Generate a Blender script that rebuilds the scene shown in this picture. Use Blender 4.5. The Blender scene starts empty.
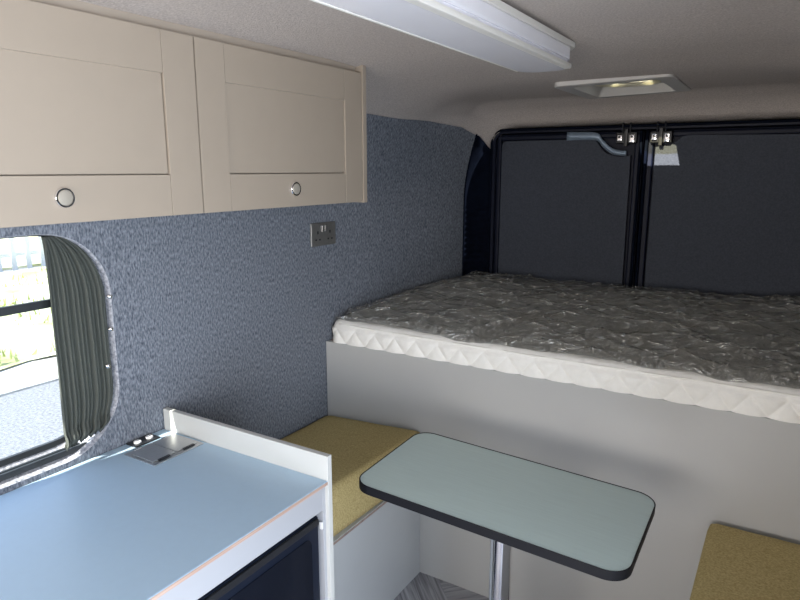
import bpy, bmesh, math, random
from mathutils import Vector, Matrix, noise
random.seed(7)
S = bpy.context.scene
C = S.collection
PI = math.pi

# ------------------------------------------------------------------ camera, world, sun, lights, exposure
cam = bpy.data.objects.new('camera', bpy.data.cameras.new('camera')); C.objects.link(cam)
cam.location = (0, 0, 1.5)
cam.rotation_euler = (math.radians(90 - 11.6), 0, math.radians(31.7))
cam.data.sensor_width = 36; cam.data.lens = 635 / 800 * 36; cam.data.clip_start = 0.02
S.camera = cam

W = bpy.data.worlds.new('sky'); S.world = W; W.use_nodes = True
nt = W.node_tree; nt.nodes.clear()
out = nt.nodes.new('ShaderNodeOutputWorld'); bg = nt.nodes.new('ShaderNodeBackground')
tc = nt.nodes.new('ShaderNodeTexCoord'); sp = nt.nodes.new('ShaderNodeSeparateXYZ'); cr = nt.nodes.new('ShaderNodeValToRGB')
nt.links.new(tc.outputs['Generated'], sp.inputs[0]); nt.links.new(sp.outputs['Z'], cr.inputs[0])
cr.color_ramp.elements[0].color = (0.86, 0.92, 1.0, 1); cr.color_ramp.elements[1].color = (0.36, 0.56, 1.0, 1)
nt.links.new(cr.outputs[0], bg.inputs[0]); nt.links.new(bg.outputs[0], out.inputs[0])
bg.inputs[1].default_value = 2.2

def lamp(name, kind, loc, direction, energy, color, size=None, size_y=None, angle=None, spread=None):
    l = bpy.data.lights.new(name, kind); l.energy = energy; l.color = color
    if kind == 'AREA':
        l.shape = 'RECTANGLE'; l.size = size; l.size_y = size_y
        if spread: l.spread = spread
    if angle is not None: l.angle = angle
    o = bpy.data.objects.new(name, l); C.objects.link(o); o.location = loc
    o.rotation_euler = Vector(direction).to_track_quat('-Z', 'Y').to_euler()
    return o
lamp('sun', 'SUN', (-3, -8, 6), (0.150, 1, -0.66), 16.0, (1.0, 0.95, 0.86), angle=math.radians(0.5))
lamp('windscreen_daylight', 'AREA', (-0.59, -2.12, 1.20), (0, 1, 0.14), 42, (1.0, 0.90, 0.80), 1.5, 0.8)
lamp('side_door_daylight', 'AREA', (1.15, 0.10, 0.85), (-1, 0.08, 0.0), 95, (0.80, 0.88, 1.0), 2.0, 1.7)

vs = S.view_settings
S.display_settings.display_device = 'sRGB'
vs.view_transform = 'Standard'; vs.look = 'None'; vs.gamma = 1; vs.use_curve_mapping = False
vs.exposure = 0.10

# ------------------------------------------------------------------ helpers
def new_mat(name, color, rough=0.5, metal=0.0, spec=0.5, var=0.0, scale=30.0, stretch=(1, 1, 1), bump=0.0, bscale=None, detail=4.0, color2=None, coat=0.0):
    m = bpy.data.materials.new(name); m.use_nodes = True
    n = m.node_tree; p = n.nodes['Principled BSDF']
    p.inputs['Roughness'].default_value = rough; p.inputs['Metallic'].default_value = metal
    p.inputs['Specular IOR Level'].default_value = spec
    p.inputs['Coat Weight'].default_value = coat
    tc = n.nodes.new('ShaderNodeTexCoord'); mp = n.nodes.new('ShaderNodeMapping')
    mp.inputs['Scale'].default_value = stretch
    n.links.new(tc.outputs['Object'], mp.inputs[0])
    nz = n.nodes.new('ShaderNodeTexNoise'); nz.inputs['Scale'].default_value = scale; nz.inputs['Detail'].default_value = detail
    n.links.new(mp.outputs[0], nz.inputs['Vector'])
    rp = n.nodes.new('ShaderNodeValToRGB')
    c = Vector(color)
    c2 = Vector(color2) if color2 else c * (1 + var)
    c1 = c if color2 else c * (1 - var)
    rp.color_ramp.elements[0].position = 0.3; rp.color_ramp.elements[1].position = 0.7
    rp.color_ramp.elements[0].color = (*c1, 1); rp.color_ramp.elements[1].color = (*c2, 1)
    n.links.new(nz.outputs['Fac'], rp.inputs[0]); n.links.new(rp.outputs[0], p.inputs['Base Color'])
    if bump:
        b = n.nodes.new('ShaderNodeBump'); b.inputs['Strength'].default_value = bump; b.inputs['Distance'].default_value = 0.002
        nb = n.nodes.new('ShaderNodeTexNoise'); nb.inputs['Scale'].default_value = bscale or scale; nb.inputs['Detail'].default_value = 3
        n.links.new(mp.outputs[0], nb.inputs['Vector']); n.links.new(nb.outputs['Fac'], b.inputs['Height'])
        n.links.new(b.outputs[0], p.inputs['Normal'])
    return m

def bm_obj(name, bm, mats, parent=None, smooth=False, **props):
    me = bpy.data.meshes.new(name)
    bmesh.ops.recalc_face_normals(bm, faces=bm.faces)
    bm.to_mesh(me); bm.free()
    if not isinstance(mats, (list, tuple)): mats = [mats]
    for m in mats: me.materials.append(m)
    if smooth:
        for p in me.polygons: p.use_smooth = True
        if smooth != 'all':
            try: me.set_sharp_from_angle(angle=math.radians(35))
            except Exception: pass
    o = bpy.data.objects.new(name, me); C.objects.link(o)
    if smooth is True:
        wn = o.modifiers.new('wn', 'WEIGHTED_NORMAL'); wn.keep_sharp = True; wn.weight = 100
    if parent: o.parent = parent
    for k, v in props.items(): o[k] = v
    return o

def thing(name, label, cat, group=None, loc=(0, 0, 0)):
    o = bpy.data.objects.new(name, None); C.objects.link(o); o.location = loc
    o.empty_display_size = 0.1
    o['label'] = label; o['category'] = cat
    if group: o['group'] = group
    return o

def box(bm, x0, x1, y0, y1, z0, z1, bev=0.0, seg=2, mat=0):
    vs_ = [bm.verts.new((x, y, z)) for x in (x0, x1) for y in (y0, y1) for z in (z0, z1)]
    idx = ((0, 1, 3, 2), (4, 6, 7, 5), (0, 4, 5, 1), (2, 3, 7, 6), (0, 2, 6, 4), (1, 5, 7, 3))
    fs = [bm.faces.new([vs_[i] for i in f]) for f in idx]
    for f in fs: f.material_index = mat
    if bev:
        es = list({e for f in fs for e in f.edges})
        r = bmesh.ops.bevel(bm, geom=es, offset=bev, segments=seg, profile=0.5, affect='EDGES', clamp_overlap=True)
        for f in r['faces']: f.material_index = mat
    return fs

def boxobj(name, dims, mat, parent=None, bev=0.0015, seg=2, **props):
    bm = bmesh.new(); box(bm, *dims, bev=bev, seg=seg)
    return bm_obj(name, bm, mat, parent, smooth=True, **props)

def prism(bm, pts, a0, a1, axis='z', mat=0, bev=0.0, seg=2):
    """extrude a closed 2D outline along an axis; pts are in the other two axes (cyclic order kept)"""
    def P(p, a):
        return {'z': (p[0], p[1], a), 'y': (p[0], a, p[1]), 'x': (a, p[0], p[1])}[axis]
    lo = [bm.verts.new(P(p, a0)) for p in pts]; hi = [bm.verts.new(P(p, a1)) for p in pts]
    n = len(pts)
    f0 = bm.faces.new(lo[::-1]); f1 = bm.faces.new(hi)
    sides = [bm.faces.new((lo[i], lo[(i + 1) % n], hi[(i + 1) % n], hi[i])) for i in range(n)]
    for f in sides + [f0, f1]: f.material_index = mat
    if bev:
        r = bmesh.ops.bevel(bm, geom=list(set(f0.edges) | set(f1.edges)), offset=bev, segments=seg, profile=0.5, affect='EDGES')
        for f in r['faces']: f.material_index = mat

def rrect(x0, x1, y0, y1, r, n=8):
    pts = []
    for cx, cy, a in ((x1 - r, y1 - r, 0), (x0 + r, y1 - r, 90), (x0 + r, y0 + r, 180), (x1 - r, y0 + r, 270)):
        for i in range(n + 1):
            t = math.radians(a + 90 * i / n); pts.append((cx + r * math.cos(t), cy + r * math.sin(t)))
    return pts

def tube(bm, path, r, n=10, closed=False, mat=0):
    path = [Vector(p) for p in path]; rings = []; N = len(path)
    for i, p in enumerate(path):
        a = path[(i - 1) % N] if (closed or i > 0) else p
        b = path[(i + 1) % N] if (closed or i < N - 1) else p
        t = (b - a).normalized()
        up = Vector((0, 0, 1)) if abs(t.z) < 0.95 else Vector((0, 1, 0))
        s = t.cross(up).normalized(); u = s.cross(t)
        rr = r[i] if isinstance(r, (list, tuple)) else r
        rings.append([bm.verts.new(p + (s * math.cos(2 * PI * k / n) + u * math.sin(2 * PI * k / n)) * rr) for k in range(n)])
    M = N if closed else N - 1
    for i in range(M):
        a, b = rings[i], rings[(i + 1) % N]
        for k in range(n):
            f = bm.faces.new((a[k], a[(k + 1) % n], b[(k + 1) % n], b[k])); f.material_index = mat
    if not closed:
        bm.faces.new(rings[0][::-1]).material_index = mat; bm.faces.new(rings[-1]).material_index = mat

def lathe(bm, prof, origin, axis, n=28, mat=0):
    """prof = [(radius, height along axis)]"""
    ax = Vector(axis).normalized(); t = Vector((0, 1, 0)) if abs(ax.z) > 0.9 else Vector((0, 0, 1))
    s = ax.cross(t).normalized(); u = ax.cross(s); o = Vector(origin); rings = []
    for r, h in prof:
        if r < 1e-6: rings.append([bm.verts.new(o + ax * h)])
        else: rings.append([bm.verts.new(o + ax * h + (s * math.cos(2 * PI * k / n) + u * math.sin(2 * PI * k / n)) * r) for k in range(n)])
    for a, b in zip(rings[:-1], rings[1:]):
        for k in range(n):
            k2 = (k + 1) % n
            if len(a) == 1 and len(b) == 1: continue
            vs_ = (a[0], b[k2], b[k]) if len(a) == 1 else ((a[k], a[k2], b[0]) if len(b) == 1 else (a[k], a[k2], b[k2], b[k]))
            bm.faces.new(vs_).material_index = mat

def grid(bm, us, vs_, fn, skip=None, mat=0):
    V = [[bm.verts.new(fn(u, v)) for v in vs_] for u in us]
    for i in range(len(us) - 1):
        for j in range(len(vs_) - 1):
            if skip and skip(0.5 * (us[i] + us[i + 1]), 0.5 * (vs_[j] + vs_[j + 1])): continue
            bm.faces.new((V[i][j], V[i + 1][j], V[i + 1][j + 1], V[i][j + 1])).material_index = mat
    return V

def lin(a, b, n): return [a + (b - a) * i / (n - 1) for i in range(n)]
def interp(t, pts):
    if t <= pts[0][0]: return pts[0][1]
    for (a, va), (b, vb) in zip(pts[:-1], pts[1:]):
        if t <= b:
            s = (t - a) / (b - a); s = s * s * (3 - 2 * s) * 0.5 + s * 0.5
            return va + (vb - va) * s
    return pts[-1][1]

# ------------------------------------------------------------------ materials
M = {}
M['wall_felt'] = new_mat('blue_grey_felt', (0.070, 0.082, 0.107), 0.95, spec=0.1, color2=(0.298, 0.320, 0.356), scale=150, detail=9, bump=0.6, bscale=300, stretch=(1, 1.6, 0.6))
M['ceiling_felt'] = new_mat('warm_grey_felt', (0.46, 0.41, 0.375), 0.95, spec=0.1, color2=(0.65, 0.59, 0.545), scale=200, detail=6, bump=0.8, bscale=240)
M['sill_felt'] = new_mat('pale_grey_felt', (0.20, 0.21, 0.24), 0.95, spec=0.1, color2=(0.55, 0.56, 0.60), scale=120, detail=6, bump=1.0, bscale=160)
M['cream'] = new_mat('warm_stone_foil', (0.395, 0.332, 0.262), 0.42, var=0.012, scale=18)
M['cream_dark'] = new_mat('warm_stone_foil_edge', (0.42, 0.355, 0.285), 0.5, var=0.02, scale=18)
M['grey_board'] = new_mat('light_grey_board', (0.50, 0.515, 0.52), 0.38, var=0.02, scale=6)
M['bed_board'] = new_mat('bed_grey_board', (0.47, 0.475, 0.465), 0.42, var=0.02, scale=4)
M['white_board'] = new_mat('white_grey_board', (0.43, 0.44, 0.465), 0.42, var=0.01, scale=8)
M['worktop'] = new_mat('pale_blue_laminate', (0.45, 0.60, 0.73), 0.42, var=0.012, scale=60, spec=0.55)
M['ply'] = new_mat('plywood_edge', (0.40, 0.25, 0.19), 0.6, color2=(0.60, 0.44, 0.35), scale=30, stretch=(1, 0.15, 9), detail=3)
M['ply_dark'] = new_mat('dark_ply_edge', (0.30, 0.22, 0.18), 0.7, var=0.25, scale=40)
M['table_top'] = new_mat('sage_green_laminate', (0.53, 0.64, 0.61), 0.42, var=0.035, scale=20, stretch=(0.5, 9, 1), spec=0.5, detail=6)
M['black_edge'] = new_mat('black_rubber_edge', (0.008, 0.009, 0.013), 0.55, spec=0.25, var=0.1)
M['chrome'] = new_mat('polished_chrome', (0.86, 0.86, 0.88), 0.09, 1.0, var=0.01)
M['brushed'] = new_mat('brushed_steel', (0.60, 0.60, 0.60), 0.32, 1.0, var=0.08, scale=60, stretch=(12, 1, 1))
M['socket_metal'] = new_mat('dark_brushed_nickel', (0.27, 0.265, 0.25), 0.42, 0.6, var=0.08, scale=80)
M['satin'] = new_mat('satin_metal_cap', (0.46, 0.42, 0.35), 0.45, 0.35, var=0.02)
M['black_plastic'] = new_mat('black_plastic', (0.014, 0.015, 0.018), 0.4, var=0.1)
M['white_plastic'] = new_mat('white_plastic', (0.80, 0.80, 0.80), 0.35, var=0.01)
M['mustard'] = new_mat('mustard_wool_fabric', (0.40, 0.305, 0.125), 0.95, spec=0.1, color2=(0.62, 0.50, 0.245), scale=200, detail=6, bump=0.7, bscale=220)
M['navy_metal'] = new_mat('navy_painted_metal', (0.007, 0.010, 0.024), 0.5, 0.0, spec=0.22, var=0.1)
M['navy_matt'] = new_mat('navy_matt_rubber', (0.004, 0.006, 0.013), 0.9, spec=0.03, var=0.2)
M['door_felt'] = new_mat('charcoal_lining', (0.042, 0.049, 0.066), 0.75, spec=0.35, color2=(0.062, 0.071, 0.092), scale=160, detail=8, bump=0.5, bscale=220)
M['quilt'] = new_mat('white_quilted_fabric', (0.90, 0.89, 0.84), 0.7, var=0.03, scale=60, bump=0.35, bscale=90)
M['piping'] = new_mat('cream_piping', (0.86, 0.85, 0.79), 0.6, var=0.03)
M['fridge'] = new_mat('fridge_navy_black', (0.008, 0.012, 0.024), 0.4, spec=0.25, var=0.05)
M['fridge_glass'] = new_mat('fridge_dark_gloss', (0.006, 0.008, 0.014), 0.15, spec=0.25, var=0.05)
M['fitting'] = new_mat('fitting_cream_plastic', (0.84, 0.82, 0.76), 0.4, var=0.01)
M['frame_black'] = new_mat('window_black_rubber', (0.03, 0.034, 0.036), 0.45, var=0.1)
M['gravel'] = new_mat('pale_gravel', (0.14, 0.145, 0.155), 0.95, color2=(0.33, 0.335, 0.335), scale=40, detail=9, bump=0.6, bscale=40)
M['grass'] = new_mat('dry_bright_grass', (0.36, 0.38, 0.14), 0.9, color2=(0.80, 0.80, 0.62), scale=1.6, detail=7)
M['blade'] = new_mat('grass_blades', (0.24, 0.31, 0.06), 0.8, color2=(0.55, 0.56, 0.26), scale=3)
M['fence'] = new_mat('grey_weathered_timber', (0.72, 0.72, 0.70), 0.8, var=0.1, scale=20, stretch=(3, 3, 0.4))

# translucent diffuser plastic
m = new_mat('lavender_diffuser_plastic', (0.93, 0.92, 0.97), 0.22, var=0.02, scale=9); M['diffuser'] = m
p = m.node_tree.nodes['Principled BSDF']; p.inputs['Subsurface Weight'].default_value = 0.25; p.inputs['Subsurface Radius'].default_value = (0.02, 0.02, 0.02)

# curtain: diffuse + translucent
m = new_mat('charcoal_curtain_fabric', (0.13, 0.14, 0.125), 0.9, spec=0.1, var=0.12, scale=300, detail=2); M['curtain'] = m
n = m.node_tree; p = n.nodes['Principled BSDF']; o_ = n.nodes['Material Output']
tr = n.nodes.new('ShaderNodeBsdfTranslucent'); tr.inputs[0].default_value = (0.30, 0.31, 0.25, 1)
mx = n.nodes.new('ShaderNodeMixShader'); mx.inputs[0].default_value = 0.35
n.links.new(p.outputs[0], mx.inputs[1]); n.links.new(tr.outputs[0], mx.inputs[2]); n.links.new(mx.outputs[0], o_.inputs[0])

# thin glass
def glass(name, tint, gl=0.06, rough=0.02):
    m = bpy.data.materials.new(name); m.use_nodes = True; n = m.node_tree
    n.nodes.remove(n.nodes['Principled BSDF']); o_ = n.nodes['Material Output']
    t = n.nodes.new('ShaderNodeBsdfTransparent'); t.inputs[0].default_value = (*tint, 1)
    g = n.nodes.new('ShaderNodeBsdfGlossy'); g.inputs['Roughness'].default_value = rough
    x = n.nodes.new('ShaderNodeMixShader'); x.inputs[0].default_value = gl
    n.links.new(t.outputs[0], x.inputs[1]); n.links.new(g.outputs[0], x.inputs[2]); n.links.new(x.outputs[0], o_.inputs[0])
    return m
M['glass'] = glass('window_glass', (0.93, 0.95, 0.95))

# plastic film over the mattress: smoke tinted transparent + gloss
m = bpy.data.materials.new('smoky_plastic_film'); m.use_nodes = True; n = m.node_tree; M['film'] = m
p = n.nodes['Principled BSDF']; o_ = n.nodes['Material Output']
p.inputs['Base Color'].default_value = (0.50, 0.495, 0.46, 1); p.inputs['Roughness'].default_value = 0.09
p.inputs['Specular IOR Level'].default_value = 0.75
tcn = n.nodes.new('ShaderNodeTexCoord')
nz = n.nodes.new('ShaderNodeTexNoise'); nz.inputs['Scale'].default_value = 20; nz.inputs['Detail'].default_value = 3.5; nz.inputs['Distortion'].default_value = 1.5
b = n.nodes.new('ShaderNodeBump'); b.inputs['Strength'].default_value = 1.0; b.inputs['Distance'].default_value = 0.045
n.links.new(tcn.outputs['Object'], nz.inputs['Vector']); ms = n.nodes.new('ShaderNodeMath'); ms.operation = 'SUBTRACT'; ms.inputs[1].default_value = 0.5
ma = n.nodes.new('ShaderNodeMath'); ma.operation = 'ABSOLUTE'
mpw = n.nodes.new('ShaderNodeMath'); mpw.operation = 'POWER'; mpw.inputs[1].default_value = 0.6
n.links.new(nz.outputs['Fac'], ms.inputs[0]); n.links.new(ms.outputs[0], ma.inputs[0]); n.links.new(ma.outputs[0], mpw.inputs[0])
n.links.new(mpw.outputs[0], b.inputs['Height']); n.links.new(b.outputs[0], p.inputs['Normal'])
tr = n.nodes.new('ShaderNodeBsdfTransparent'); tr.inputs[0].default_value = (0.90, 0.90, 0.86, 1)
mx = n.nodes.new('ShaderNodeMixShader'); mx.inputs[0].default_value = 0.38
gl = n.nodes.new('ShaderNodeBsdfGlossy'); gl.inputs['Roughness'].default_value = 0.11; n.links.new(b.outputs[0], gl.inputs['Normal'])
mg = n.nodes.new('ShaderNodeMixShader'); mg.inputs[0].default_value = 0.36
n.links.new(tr.outputs[0], mg.inputs[1]); n.links.new(gl.outputs[0], mg.inputs[2])
n.links.new(mg.outputs[0], mx.inputs[1]); n.links.new(p.outputs[0], mx.inputs[2]); n.links.new(mx.outputs[0], o_.inputs[0])

# floor planks: per-face tone from a colour attribute, grain along the plank's own UV
m = bpy.data.materials.new('grey_herringbone_vinyl'); m.use_nodes = True; n = m.node_tree; M['floor'] = m
p = n.nodes['Principled BSDF']; p.inputs['Roughness'].default_value = 0.45
uv = n.nodes.new('ShaderNodeUVMap'); mp = n.nodes.new('ShaderNodeMapping'); mp.inputs['Scale'].default_value = (3, 60, 1)
n.links.new(uv.outputs[0], mp.inputs[0])
nz = n.nodes.new('ShaderNodeTexNoise'); nz.inputs['Scale'].default_value = 1.6; nz.inputs['Detail'].default_value = 6; nz.inputs['Distortion'].default_value = 0.6
n.links.new(mp.outputs[0], nz.inputs['Vector'])
rp = n.nodes.new('ShaderNodeValToRGB'); rp.color_ramp.elements[0].color = (0.13, 0.13, 0.14, 1); rp.color_ramp.elements[1].color = (0.50, 0.50, 0.52, 1)
rp.color_ramp.elements[0].position = 0.28; rp.color_ramp.elements[1].position = 0.72
n.links.new(nz.outputs['Fac'], rp.inputs[0])
at = n.nodes.new('ShaderNodeAttribute'); at.attribute_name = 'tone'
mul = n.nodes.new('ShaderNodeMix'); mul.data_type = 'RGBA'; mul.blend_type = 'MULTIPLY'; mul.inputs[0].default_value = 1
n.links.new(rp.outputs[0], mul.inputs[6]); n.links.new(at.outputs['Color'], mul.inputs[7]); n.links.new(mul.outputs[2], p.inputs['Base Color'])

# ------------------------------------------------------------------ the van shell
XL, XR = -1.50, 0.32; XC = -0.59
YB = 1.877            # face of the bed panel
YF = -2.15            # front of the van

# floor
bm = bmesh.new(); uvl = bm.loops.layers.uv.new('UVMap'); col = bm.loops.layers.float_color.new('tone')
pw, pl = 0.105, 0.42
for a in range(-14, 30):
    for bb in range(-24, 24):
        for kind in (0, 1):
            # herringbone cell
            ox = a * pw + bb * pl * 0; 
            cx = a * pw + bb * (pl + 0) ; cy = a * pw - bb * pl
            if kind == 0: x0, y0, x1, y1 = cx, cy, cx + pl, cy + pw
            else: x0, y0, x1, y1 = cx, cy + pw, cx + pw, cy + pw + pl
            ang = math.radians(-45 + 8)
            ang = math.radians(45)
            def Rr(x, y): return Vector((x * math.cos(ang) - y * math.sin(ang) - 0.9, x * math.sin(ang) + y * math.cos(ang) + 0.3, 0))
            c = Rr((x0 + x1) / 2, (y0 + y1) / 2)
            if not (XL - 0.3 < c.x < XR + 0.3 and YF < c.y < 3.2): continue
            g = 0.0006
            f = bm.faces.new([bm.verts.new(Rr(*q)) for q in ((x0 + g, y0 + g), (x1 - g, y0 + g), (x1 - g, y1 - g), (x0 + g, y1 - g))])
            t = random.uniform(0.8, 1.12); ru = random.random() * 9
            for l, (u, v) in zip(f.loops, ((0, 0), (1, 0), (1, 1), (0, 1))):
                if kind == 0: l[uvl].uv = (u * pl + ru, v * pw + ru)
                else: l[uvl].uv = (v * pl + ru, u * pw + ru)
                l[col] = (t, t, t * 1.02, 1)
def clip(bm, co, no):
    bmesh.ops.bisect_plane(bm, geom=bm.verts[:] + bm.edges[:] + bm.faces[:], plane_co=co, plane_no=no, clear_outer=True)
clip(bm, (XL, 0, 0), (-1, 0, 0)); clip(bm, (XR, 0, 0), (1, 0, 0)); clip(bm, (0, YF, 0), (0, -1, 0)); clip(bm, (0, 3.02, 0), (0, 1, 0))
box(bm, XL, XR, YF, 3.02, -0.06, -0.002)
bm_obj('floor', bm, M['floor'], kind='structure')

# left wall: plane with the window opening, lean inward above 1.38 and taper towards the rear
def wx(y, z):
    x = XL + interp(y, [(1.88, 0), (2.3, 0.035), (2.9, 0.105)]) * 1.0
    if z > 1.36: x += 0.085 * ((z - 1.36) / 0.35) ** 1.6
    return x
def zc(y): return interp(y, [(1.6, 1.845), (2.0, 1.826), (2.3, 1.808), (2.75, 1.803), (2.88, 1.768), (2.985, 1.690)])
def ce_edge(y): return interp(y, [(1.9, -1.415), (2.5, -1.395), (2.8, -1.35), (2.985, -1.306)])
def ce_drop(y): return interp(y, [(1.9, 0.122), (2.5, 0.100), (2.8, 0.113), (2.985, 0.10)])
def ceil_z(x, y):
    e = ce_edge(y); hw = XC - e
    s = min(1.0, abs((x - XC) / hw)); return zc(y) - ce_drop(y) * s ** interp(y, [(2.4, 6.0), (2.985, 22.0)])
WY0, WY1, WZ0, WZ1, WR = 0.08, 0.992, 0.772, 1.352, 0.17

bm = bmesh.new()
def rect_ring_pt(px, py, cx, cy, x0, x1, y0, y1):
    dx, dy = px - cx, py - cy
    k = min(((x1 - cx) / dx) if dx > 1e-9 else (((x0 - cx) / dx) if dx < -1e-9 else 1e9), ((y1 - cy) / dy) if dy > 1e-9 else (((y0 - cy) / dy) if dy < -1e-9 else 1e9))
    return cx + dx * k, cy + dy * k
inner = rrect(WY0, WY1, WZ0, WZ1, WR, 14)
# densify straight spans
dn = []
for i in range(len(inner)):
    a = Vector(inner[i]); b_ = Vector(inner[(i + 1) % len(inner)]); k = max(1, int((b_ - a).length / 0.06))
    for j in range(k): dn.append(tuple(a.lerp(b_, j / k)))
inner = dn
RY0, RY1, RZ0, RZ1 = -0.3, 1.13, 0.70, 1.38
cy_, cz_ = (WY0 + WY1) / 2, (WZ0 + WZ1) / 2
outer = [rect_ring_pt(a, b_, cy_, cz_, RY0, RY1, RZ0, RZ1) for a, b_ in inner]
n_ = len(inner)
vi = [bm.verts.new((XL - 0.003, a, b_)) for a, b_ in inner]
vo = [bm.verts.new((wx(a, b_), a, b_)) for a, b_ in outer]
# reveal: rolls back round the opening
def shrink(k, x):
    return [bm.verts.new((x, cy_ + (a - cy_) * (1 - k), cz_ + (b_ - cz_) * (1 - k * 1.3))) for a, b_ in inner]
v1 = shrink(0.006, XL - 0.008); v2 = shrink(0.010, XL - 0.025); v3 = [bm.verts.new((XL - 0.068, cy_ + (a - cy_) * 0.995, (cz_ + (b_ - cz_) * (0.915 if b_ < cz_ else 0.995)))) for a, b_ in inner]
for A, B, mi in ((vo, vi, 0), (vi, v1, 1), (v1, v2, 1), (v2, v3, 1)):
    for i in range(n_):
        j = (i + 1) % n_
        try: bm.faces.new((A[i], A[j], B[j], B[i])).material_index = mi
        except ValueError: pass
# corners of the rectangle
for qy, qz in ((RY0, RZ0), (RY1, RZ0), (RY1, RZ1), (RY0, RZ1)):
    for i in range(n_):
        j = (i + 1) % n_; a, b_ = outer[i], outer[j]
        if abs(a[0] - b_[0]) > 1e-6 and abs(a[1] - b_[1]) > 1e-6:
            if (abs(a[0] - qy) < 1e-6 or abs(b_[0] - qy) < 1e-6) and (abs(a[1] - qz) < 1e-6 or abs(b_[1] - qz) < 1e-6):
                bm.faces.new((vo[i], vo[j], bm.verts.new((wx(qy, qz), qy, qz))))
def wall_patch(ys, zs): grid(bm, ys, zs, lambda y, z: (wx(y, z), y, z))
wall_patch(lin(YF, RY0, 4), lin(0, 0.70, 2)); wall_patch(lin(YF, RY0, 4), lin(0.70, 1.38, 2))
wall_patch(lin(RY0, RY1, 4), lin(0, 0.70, 2)); wall_patch(lin(RY1, 2.86, 24), lin(0, 0.70, 2)); wall_patch(lin(RY1, 2.86, 24), lin(0.70, 1.38, 8))
def wall_top(u, v):
    zt = ceil_z(ce_edge(u), u) + 0.006; z = 1.38 + (zt - 1.38) * v
    x0 = wx(u, 1.38); x1 = ce_edge(u)
    return (x0 + (x1 - x0) * v ** 1.5, u, z)
grid(bm, lin(YF, 1.13, 6) + lin(1.2, 2.86, 22), lin(0, 1, 9), wall_top)
for y0, y1, z0, z1 in ((1.03, 2.98, 0.0, 1.85), (YF, 1.03, 1.43, 1.85), (YF, 1.03, 0.0, 0.72), (YF, 0.06, 0.72, 1.43)): box(bm, -1.592, -1.577, y0, y1, z0, z1)
wl = bm_obj('wall_left', bm, [M['wall_felt'], M['sill_felt']], smooth=True, kind='structure')
# right wall with the sliding-door opening (behind and beside the camera)
bm = bmesh.new()
MX = lambda p_: (2 * XC - p_[0], p_[1], p_[2])
for ya_, yb_, n_y in ((YF, -0.62, 4), (0.72, 2.86, 30)):
    grid(bm, lin(ya_, yb_, n_y), lin(0, 1.38, 9), lambda y, z: MX((wx(y, z), y, z)))
    grid(bm, lin(ya_, yb_, n_y), lin(0, 1, 9), lambda u, v: MX(wall_top(u, v)))
    box(bm, XR + 0.04, XR + 0.06, ya_, yb_ + (0.2 if yb_ > 2 else 0), 0, 1.88)
box(bm, 0.225, XR + 0.06, -0.62, 0.72, 1.70, 1.88)
for yq in (-0.62, 0.72): box(bm, XR, XR + 0.06, yq - 0.012, yq + 0.012, 0, 1.70)
bm_obj('wall_right', bm, M['wall_felt'], smooth=True, kind='structure')
bm = bmesh.new()
for x0, x1, z0, z1 in ((XL, XR, 0, 0.82), (XL, XR, 1.62, 1.84), (XL, XL + 0.14, 0.82, 1.62), (XR - 0.14, XR, 0.82, 1.62)):
    box(bm, x0, x1, YF - 0.06, YF, z0, z1)
bm_obj('wall_front', bm, M['navy_matt'], kind='structure')

# ceiling with the vent opening
VX0, VX1, VY0, VY1 = -0.742, -0.432, 2.365, 2.745
es = 0.0
xs = sorted(set([XC + (i / 22) * 0.83 for i in range(-22, 23)]))
us = sorted(set([-1 + i / 22 for i in range(45)] + [-0.995, -0.985, -0.975, -0.965, 0.965, 0.975, 0.985, 0.995] + [(VX0 - XC) / (XC - (-1.39)), (VX1 - XC) / (XC - (-1.39))]))
ys = sorted(set(lin(YF, 1.5, 8) + lin(1.6, 2.985, 30) + [VY0, VY1]))
bm = bmesh.new()
def cf(u, y):
    hw = XC - ce_edge(y); x = XC + u * hw
    if VX0 - 0.12 < XC + u * 0.8 < VX1 + 0.12 and 2.2 < y < 2.80: x = XC + u * 0.80
    return (x, y, ceil_z(x, y))
grid(bm, us, ys, cf, skip=lambda u, y: VX0 < XC + u * 0.80 < VX1 and VY0 < y < VY1)
cl = bm_obj('ceiling', bm, M['ceiling_felt'], smooth=True, kind='structure')
sm = cl.modifiers.new('thickness', 'SOLIDIFY'); sm.thickness = 0.012; sm.offset = 1

# rear left pillar (ribbed navy) between the felt and the door frame
bm = bmesh.new()
def pil(u, v):
    z = 0.55 + (1.0) * v
    ztop = 1.675 - 0.045 * u
    z = 0.55 + (ztop - 0.55) * v
    if z < 1.38: xa = wx(2.86, z)
    else:
        vv = (z - 1.38) / (ceil_z(ce_edge(2.86), 2.86) - 1.38); xa = wx(2.86, 1.38) + (ce_edge(2.86) - wx(2.86, 1.38)) * min(1, vv) ** 1.5
    xb = -1.300
    x = xa - 0.02 + (xb - xa + 0.02) * u; y = 2.845 + 0.135 * u
    rib = 0.006 * math.sin(z * 2 * PI / 0.028) if (z < 1.32 and 0.15 < u < 0.95) else 0
    return (x + rib * 0.4, y - rib * 0.6 + 0.03 * math.sin(PI * u), z)
grid(bm, lin(0, 1, 12), lin(0, 1, 190), pil)
pl_ = bm_obj('trim_1', bm, M['navy_matt'], smooth=True, kind='structure')
sm = pl_.modifiers.new('thickness', 'SOLIDIFY'); sm.thickness = 0.006; sm.offset = 1
bm = bmesh.new(); grid(bm, lin(0, 1, 12), lin(0, 1, 190), lambda u, v: MX(pil(u, v)))
pr_ = bm_obj('trim_5', bm, M['navy_matt'], smooth=True, kind='structure')
sm = pr_.modifiers.new('thickness', 'SOLIDIFY'); sm.thickness = 0.006; sm.offset = -1
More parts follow.
